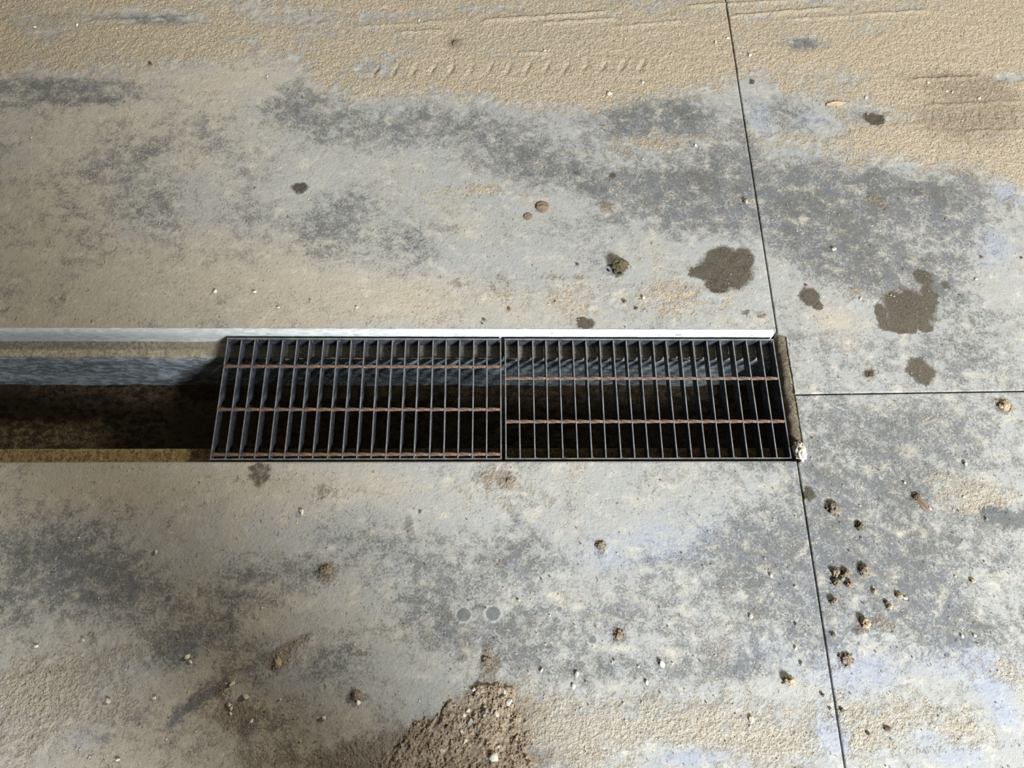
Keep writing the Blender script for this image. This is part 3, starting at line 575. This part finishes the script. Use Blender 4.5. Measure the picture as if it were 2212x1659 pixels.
def flake(px, py, rx, ry, mat, label, ridge=0.3, rz=0.0, lift=0.16, name='flake'):
    r = random.Random(int(px + py)); bm = bmesh.new(); top, bot = [], []
    N, K = 28, 6
    def zf(x, y): return lift * (1 - 0.8 * (x * x + y * y)) + ridge * math.exp(-((y - .12 + .25 * abs(x)) / .16) ** 2) * (1 - .6 * abs(x))
    rings = []
    for k in range(K + 1):
        q = k / K; row = []
        for i in range(N):
            a = 2 * PI * i / N; w = 1 + .14 * mnoise.noise(Vector((math.cos(a) * 2, math.sin(a) * 2, px)))
            x, y = q * w * math.cos(a), q * w * math.sin(a); row.append((x, y, zf(x, y) + .02 * mnoise.noise(Vector((x * 6, y * 6, py)))))
        rings.append(row)
    def build(dz, flip):
        vs = [[bm.verts.new((x * rx * .00105, y * ry * .00105, (z + dz) * min(rx, ry) * .001)) for x, y, z in row] for row in rings[1:]]
        c = bm.verts.new((0, 0, (rings[0][0][2] + dz) * min(rx, ry) * .001))
        for i in range(N): bm.faces.new((c, vs[0][i], vs[0][(i + 1) % N]))
        for a, b in zip(vs, vs[1:]):
            for i in range(N): bm.faces.new((a[i], b[i], b[(i + 1) % N], a[(i + 1) % N]))
        return vs[-1]
    a = build(.12, False); b = build(0.0, True)
    for i in range(N): bm.faces.new((a[i], a[(i + 1) % N], b[(i + 1) % N], b[i]))
    return place(bm, px, py, name, mat, label, 'flake', rz, True, 0.05)

flake(1172, 448, 15, 15, 'leaf', 'round brown dried flake with a raised pale ridge on the back slab', .22, 0.0, .05)
flake(1141, 468, 10, 9, 'leaf', 'small flat brown flake just left of the ridged round flake', .04, .3, .03)
flake(1646, 683, 10, 5, 'leaf', 'thin brown flake near the rounded corner of the pale lip', .15, .2, .15)
clod(1337, 577, 36, 'olive', 'large olive-brown dirt clod left of the big round damp stain', (1.1, .85, .75), .4)
clod(1800, 1100, 26, 'brown', 'crumbly brown double clod below the damp spot by the joint', (.8, 1.1, .6), .3, 9)
clod(1855, 1136, 15, 'olive', 'small round olive clod on the front right slab')
clod(1866, 1232, 21, 'brown', 'brown clod just right of the five-clod cluster')
for (x, y, s, w) in ((1804, 1237, 17, 'upper left'), (1826, 1239, 16, 'upper right'), (1806, 1260, 15, 'lower left'), (1832, 1262, 17, 'lower right'), (1817, 1249, 13, 'middle')):
    clod(x, y, s, 'brown', w + ' clod of the five-clod cluster beside the joint', (1, .95, .8), None, 2)
flake(1995, 1092, 17, 7, 'leaf', 'brown bark sliver lying on crumbs on the front right slab', .5, -1.0, .3, 'bark_sliver')
chip(2008, 1099, 10, 'white', 'white chip touching the lower end of the bark sliver', (1, .5, .5), -.9)
clod(1978, 1074, 14, 'dark', 'dark crumb at the upper end of the bark sliver', crumbs=8)
clod(2168, 877, 24, 'tan', 'golden-brown crumbling clod near the right edge, below the cross joint', (1, .9, .5), None, 14)
clod(705, 1232, 22, 'brown', 'brown crumbling clod on the front slab left of centre', (1, .9, .6), None, 12)
clod(1866, 1346, 20, 'tan', 'tan clod with a long shadow above the pale ring mark', (.8, 1.1, 1.0), .3)
clod(1703, 1471, 20, 'tan', 'tan clod with a long shadow, left of the joint near the bottom', (1.1, .8, 1.0), -.5)
clod(1799, 1299, 14, 'brown', 'upright brown clod below the five-clod cluster', (.8, 1.1, 1.0))
clod(1888, 1278, 10, 'tan', 'small tan clod upper left of the pair of white-tipped clods')
clod(1942, 1287, 14, 'tan', 'tan clod beside a tiny white chip on the front right slab')
chip(1955, 1293, 8, 'white', 'tiny white chip at the foot of a tan clod on the front right slab')
clod(1914, 1302, 9, 'dark', 'upper of two touching clods above the tan clod with a long shadow')
clod(1921, 1312, 11, 'tan', 'lower of two touching clods above the tan clod with a long shadow')
clod(1828, 1424, 22, 'brown', 'flattened brown crumb heap right beside the joint', (1, .9, .35), None, 16)
clod(985, 95, 18, 'brown', 'brown crumb heap in the far tan sand', (1, .9, .5), None, 12)
chip(1665, 1243, 9, 'white', 'white chip on the front slab above the reddish smudge, nearest the joint')
clod(1741, 617, 6, 'orange', 'tiny orange bit at the top of the small damp stain right of the joint')
flake(1805, 224, 26, 8, 'tan', 'pale crescent of dried mud on the far right slab', .6, .1, .3, 'mud_crescent')
clod(770, 1503, 17, 'brown', 'brown clod left of the gravelly dirt heap', (1, 1, .7), None, 8)
clod(1336, 1372, 18, 'brown', 'loose brown crumb heap right of the two dark drip marks', (.9, 1, .4), None, 16)
clod(1052, 1428, 18, 'brown', 'brown crumb heap just above the gravelly dirt heap', (.8, 1.1, .4), None, 14)
clod(1298, 1178, 16, 'brown', 'low brown crumb patch in the middle of the front slab', (1, 1, .3), None, 14)
clod(1098, 1040, 12, 'brown', 'small brown clod in front of the joint between the two grates', (1, 1, .5), None, 6)
clod(600, 1432, 18, 'tan', 'ochre crumb heap on the shaded front slab', (1.2, .8, .35), None, 16)
for row in [
    (465, 631, 10, 'white', 'white chip with a short shadow behind the drain, left one of a pair'),
    (551, 632, 9, 'white', 'white chip behind the drain, right one of a pair above the left grate'),
    (602, 665, 7, 'pale', 'tiny pale chip behind the left grate, close to its open end'),
    (672, 651, 8, 'grey', 'grey-brown chip behind the left grate, next to a smear'),
    (771, 665, 8, 'pale', 'pale chip behind the left grate, left of a pale crust patch'),
    (1101, 669, 10, 'brown', 'brown pebble behind the gap between the two grates'),
    (1048, 693, 10, 'brown', 'brown pebble next to the lip, behind the end of the left grate'),
    (1248, 573, 9, 'dark', 'small dark pebble to the left of the large olive-brown clod'),
    (1349, 653, 11, 'dark', 'dark pebble behind the right grate, upper left of a close pair'),
    (1375, 667, 10, 'dark', 'dark pebble behind the right grate, lower right of a close pair'),
    (1389, 645, 11, 'pale', 'pale pebble just above a dark pair behind the right grate'),
    (1200, 653, 6, 'grey', 'tiny grey chip behind the left end of the right grate'),
    (1545, 93, 9, 'white', 'white chip in the far sand just left of the joint'),
    (1572, 84, 10, 'white', 'white chip lying on the far end of the joint'),
    (1618, 121, 13, 'white', 'larger white chip in the far sand right of the joint'),
    (1668, 128, 8, 'pale', 'small pale chip right of the larger white chip in the far sand'),
    (1316, 205, 15, 'pale', 'round pale pebble at the near edge of the far sand'),
    (1388, 180, 10, 'white', 'white chip in the far sand right of the round pale pebble'),
    (1176, 112, 10, 'white', 'white chip with a scratch mark in the middle of the far sand'),
    (905, 46, 7, 'pale', 'small pale chip among the far tyre ridges'),
    (326, 140, 11, 'dark', 'dark crumb on the straight near edge of the far left sand'),
    (168, 55, 9, 'white', 'white chip in the far left sand'),
    (76, 60, 8, 'white', 'smaller white chip at the far left of the sand'),
    (1502, 315, 9, 'white', 'white chip left of the joint among pale crumbs'),
    (1610, 437, 16, 'tan', 'round tan pebble pressed flat beside the joint'),
    (1800, 540, 12, 'pale', 'pale sliver on the dark mottled slab right of the joint'),
    (1870, 213, 10, 'white', 'white pebble beside the right tip of the mud crescent'),
    (2004, 180, 9, 'white', 'white pebble in the tan sand at the upper right, topmost of a loose group'),
    (2056, 200, 8, 'pale', 'pale pebble in the upper right sand, right of the topmost white one'),
    (2114, 214, 9, 'white', 'oval white pebble in the upper right sand'),
    (2078, 261, 7, 'pale', 'tiny pebble below the oval white one in the upper right sand'),
    (2120, 557, 8, 'orange', 'small red-brown bit near the right edge on the far right slab'),
    (2206, 558, 7, 'orange', 'small red-brown bit at the very right edge of the picture'),
    (1858, 646, 7, 'white', 'white speck left of the largest square damp stain'),
    (2108, 604, 9, 'pale', 'pale chip right of the largest square damp stain'),
    (1953, 1043, 7, 'white', 'tiny white chip to the upper left of the bark sliver'),
    (2084, 1002, 12, 'pale', 'pale round pebble above the sandy patch at the right'),
    (2081, 1074, 8, 'white', 'white chip on the sandy patch at the right'),
    (2130, 1122, 8, 'tan', 'yellowish chip standing on the dark smear at the right edge'),
    (1860, 1163, 6, 'grey', 'tiny grey chip below the small round olive clod'),
    (2100, 1255, 13, 'tan', 'tan crumb at the far right of the front right slab'),
    (2078, 1375, 8, 'white', 'left one of two white chips near the right edge below the tan crumb'),
    (2104, 1373, 8, 'white', 'right one of two white chips near the right edge below the tan crumb'),
    (1622, 1332, 10, 'white', 'white chip with a dark shadow below the reddish smudge'),
    (1720, 1350, 8, 'grey', 'grey chip between the joint and the white chip below the smudge'),
    (1718, 1400, 8, 'white', 'small white chip left of the joint, above the tan clod with a long shadow'),
    (1731, 1434, 10, 'grey', 'dark grey round chip beside the joint above the tan clod'),
    (1799, 1371, 11, 'dark', 'dark pebble just right of the joint, left of the ring mark'),
    (1776, 1501, 9, 'dark', 'dark chip left of the joint, right of the tan clod with a long shadow'),
    (1794, 1533, 8, 'grey', 'grey chip left of the joint near the bottom sand'),
    (1818, 1533, 9, 'dark', 'dark chip right of the joint near the bottom sand'),
    (1914, 1573, 12, 'dark', 'dark pebble in the sand at the lower right'),
    (1874, 1584, 12, 'brown', 'brown crumb left of the dark pebble in the lower right sand'),
    (1430, 1434, 15, 'white', 'white-edged chip with a strong shadow in the middle of the front slab'),
    (1397, 1475, 9, 'white', 'white chip lower left of the white-edged chip'),
    (1239, 1483, 9, 'white', 'white chip right of the gravelly dirt heap'),
    (1246, 1456, 10, 'pale', 'pale crumb above the white chip right of the dirt heap'),
    (1170, 1448, 8, 'white', 'small upright chip right above the dirt heap'),
    (1023, 1490, 10, 'white', 'white chip on the top left slope of the dirt heap'),
    (653, 1107, 13, 'pale', 'pale chip with a shadow in front of the left grate'),
    (910, 1108, 8, 'grey', 'grey chip in front of the left grate, right of centre'),
    (405, 1419, 12, 'pale', 'bigger of two pale pebbles on the dark patch at the left'),
    (412, 1429, 9, 'pale', 'smaller of two pale pebbles on the dark patch at the left'),
    (338, 1193, 9, 'pale', 'pale pebble on the shaded slab left of the ring mark'),
    (502, 1477, 13, 'pale', 'pale pebble right of the ochre scrape mark'),
    (532, 1504, 14, 'pale', 'elongated pale chip in the shaded dirt'),
    (496, 1521, 10, 'pale', 'pale pebble at the top of a small stone group in the shaded dirt'),
    (500, 1531, 8, 'pale', 'middle pebble of a small stone group in the shaded dirt'),
    (499, 1541, 7, 'pale', 'lowest pebble of a small stone group in the shaded dirt'),
    (544, 1558, 9, 'white', 'pale chip at the tip of a short dark smear'),
    (700, 1551, 11, 'pale', 'lone pale pebble in ochre dirt, left of the dirt heap'),
    (180, 1382, 9, 'pale', 'pale chip beside a brown crumb at the far left'),
    (79, 1396, 9, 'white', 'whitish pebble near the left edge of the picture'),
    (236, 1515, 11, 'pale', 'flat pale chip in the bright sand at lower left'),
    (335, 1508, 8, 'white', 'white chip right of the flat pale chip at lower left'),
    (256, 1641, 8, 'white', 'white speck at the bottom edge, lower left'),
    (1068, 1634, 22, 'white', 'largest white pebble, on the dirt heap at the bottom edge'),
    (956, 1622, 10, 'white', 'white pebble at the left of the dirt heap'),
    (1004, 1601, 11, 'pale', 'pale oval pebble above the crack in the dirt heap'),
    (1015, 1560, 14, 'grey', 'greyish oval pebble in the middle of the dirt heap'),
    (1001, 1546, 11, 'pale', 'pale pebble in the upper left gravel of the dirt heap'),
    (1011, 1535, 10, 'pale', 'uppermost pebble in the left gravel of the dirt heap'),
    (1072, 1543, 13, 'pale', 'pale oval pebble on the right part of the dirt heap'),
    (1100, 1517, 13, 'white', 'white pebble on the upper right shoulder of the dirt heap'),
    (1089, 1494, 9, 'white', 'white chip at the very top of the dirt heap'),
    (1075, 1613, 8, 'white', 'small white chip just above the largest white pebble'),
    (1047, 1543, 11, 'grey', 'grey pebble left of the pale oval one on the dirt heap'),
    (998, 1580, 9, 'pale', 'small pale pebble left of centre on the dirt heap'),
    (775, 1517, 11, 'white', 'white chip at the foot of the brown clod left of the dirt heap'),
    (1622, 1555, 14, 'pale', 'long pale shard in the bottom sand left of the joint')]:
    chip(*row)
bm = bmesh.new(); bmesh.ops.create_icosphere(bm, subdivisions=5, radius=1)
for v in bm.verts:
    v.co = Vector((v.co.x * .0115, v.co.y * .021, v.co.z * .016)) * (1 + .22 * mnoise.fractal(v.co * 2.2, .9, 2.1, 5))
place(bm, 1728, 975, 'mortar_lump', 'pale', 'pale crumbling mortar lump at the front corner of the drain end', 'mortar', .2, True, .55)

# ------------------------------------------------------------------ grit
def grit():
    n = 60000; X = rng.uniform(-1.4, 1.5, n); Y = rng.uniform(-0.66, 1.38, n)
    d, _ = dirt_fields(X, Y)
    base = 0.07 + 0.10 * sstep(0.1, -0.5, Y) + 0.12 * sstep(0.6, 0.66, X)
    dens = base + 0.30 * np.clip(d[:, 0], 0, 1) + 0.9 * np.clip(d[:, 3] - .2, 0, 1) + 0.25 * (d[:, 2] > .5) + 0.5 * blobs(X, Y, [(1010, 1570, 120, 80), (570, 1560, 160, 60), (460, 1470, 30, 80, -38), (2080, 210, 120, 60)])
    hp = blobs(X, Y, [(1075, 1520, 45, 40, 0, 1.15), (1040, 1570, 80, 45, 0, .9), (1060, 1640, 110, 60, 0, .95), (940, 1600, 90, 40, 20, .75), (960, 1720, 200, 60, 0, .8), (860, 1640, 80, 30, 0, .45)])
    hx, hy, HH = HEAP; ii = np.clip(((Y - hy[0]) / 0.0024).astype(int), 0, len(hy) - 1); jj = np.clip(((X - hx[0]) / 0.0024).astype(int), 0, len(hx) - 1)
    inb = (X > hx[0]) & (X < hx[-1]) & (Y > hy[0]) & (Y < hy[-1])
    ok = (rng.random(n) < dens) & ~(inb & (HH[ii, jj] > 0.0001)) & (hp < 0.12) & ~((Y < YB + .012) & (Y > YF - .006) & (X < XE + .006)) & (np.abs(X - 0.619) > 0.006)
    X, Y = X[ok], Y[ok]; n = len(X)
    r = 0.0005 + 0.0011 * rng.random(n) ** 3 + 0.0012 * (rng.random(n) < .03 + .06 * ((Y < 0) & (X > -.2)))
    octv = np.array([(1, 0, 0), (0, 1, 0), (-1, 0, 0), (0, -1, 0), (0, 0, 1), (0, 0, -.6)], float)
    octf = np.array([(0, 1, 4), (1, 2, 4), (2, 3, 4), (3, 0, 4), (1, 0, 5), (2, 1, 5), (3, 2, 5), (0, 3, 5)])
    a = rng.uniform(0, 6.28, n); ca, sa = np.cos(a), np.sin(a); s = r[:, None] * rng.uniform(.65, 1.25, (n, 3))
    jit = octv[None] * (1 + rng.uniform(-.3, .3, (n, 6, 1))) * s[:, None]
    V = np.empty((n, 6, 3)); V[..., 0] = jit[..., 0] * ca[:, None] - jit[..., 1] * sa[:, None] + X[:, None]; V[..., 1] = jit[..., 0] * sa[:, None] + jit[..., 1] * ca[:, None] + Y[:, None]
    V[..., 2] = jit[..., 2] + r[:, None] * .45 + 0.0015
    Fc = (octf[None] + 6 * np.arange(n)[:, None, None]).reshape(-1, 3)
    tone = np.repeat(np.stack([rng.random(n), rng.random(n), rng.random(n), np.ones(n)], -1), 6, 0)
    t = NT('mixed_grit'); u, v, _, _ = t.attr('tone')
    col = t.mix(t.ss(u, .3, .95), srgb(150, 132, 106), srgb(222, 214, 196)); col = t.mix(t.ss(v, .75, .85), col, srgb(92, 78, 60))
    o = mesh_np('grit', V.reshape(-1, 3), Fc, t.out(col, 0.85), False, {'tone': tone})
    tag(o, 'fine sand grains and crumbs scattered over the concrete floor', 'grit', None, 'stuff')
grit()

# ------------------------------------------------------------------ unseen cylinder, added to cast the shade of the person behind the camera
def shade_blocker():
    bm = bmesh.new(); bmesh.ops.create_cone(bm, cap_ends=True, segments=48, radius1=0.19, radius2=0.19, depth=1.7)
    bmesh.ops.bevel(bm, geom=[e for e in bm.edges if abs(e.verts[0].co.z - e.verts[1].co.z) < 1e-5], offset=0.02, segments=3, affect='EDGES')
    o = bm_obj('shade_blocker', bm, M_LEDGE, None, True); o.location = (PX, PY, 0.85)
    structure(o, 'unseen round cylinder added to shade the lower left of the floor')
PX, PY = 0.42, -1.42
shade_blocker()

# ------------------------------------------------------------------ light: daylight from a high opening in front at the right, weak warm bounce
L = bpy.data.lights.new('daylight', 'AREA'); L.shape = 'DISK'; L.size = 1.4; L.energy = 760; L.color = (0.925, 0.965, 1.0)
lo = bpy.data.objects.new('daylight', L); COL.objects.link(lo)
tgt = Vector((0.2, 0.3, 0)); az = Vector((0.50, -0.87, 0)).normalized(); el = math.radians(34)
lo.location = tgt + (az * math.cos(el) + Vector((0, 0, math.sin(el)))) * 5.7
lo.rotation_euler = (tgt - lo.location).to_track_quat('-Z', 'Y').to_euler()
L2 = bpy.data.lights.new('lamp', 'AREA'); L2.shape = 'DISK'; L2.size = 1.0; L2.energy = 640; L2.color = (1.0, 0.91, 0.76)
l2 = bpy.data.objects.new('lamp', L2); COL.objects.link(l2)
l2.location = Vector((-0.3, 0.1, 0)) + Vector((1.65, 0.65, 1.0)).normalized() * 10.0
l2.rotation_euler = (Vector((-0.3, 0.1, 0)) - l2.location).to_track_quat('-Z', 'Y').to_euler()
w = bpy.data.worlds.new('world'); SC.world = w; w.use_nodes = True
w.node_tree.nodes['Background'].inputs[0].default_value = (0.95, 0.88, 0.78, 1); w.node_tree.nodes['Background'].inputs[1].default_value = 0.10

SC.cycles.use_denoising = False
SC.cycles.use_adaptive_sampling = True; SC.cycles.adaptive_threshold = 0.05; SC.cycles.adaptive_min_samples = 20
SC.cycles.max_bounces = 4; SC.cycles.diffuse_bounces = 3; SC.cycles.glossy_bounces = 2
SC.view_settings.view_transform = 'Standard'; SC.view_settings.look = 'None'; SC.view_settings.exposure = 0.1; SC.view_settings.gamma = 1.0
SC.view_settings.use_curve_mapping = False
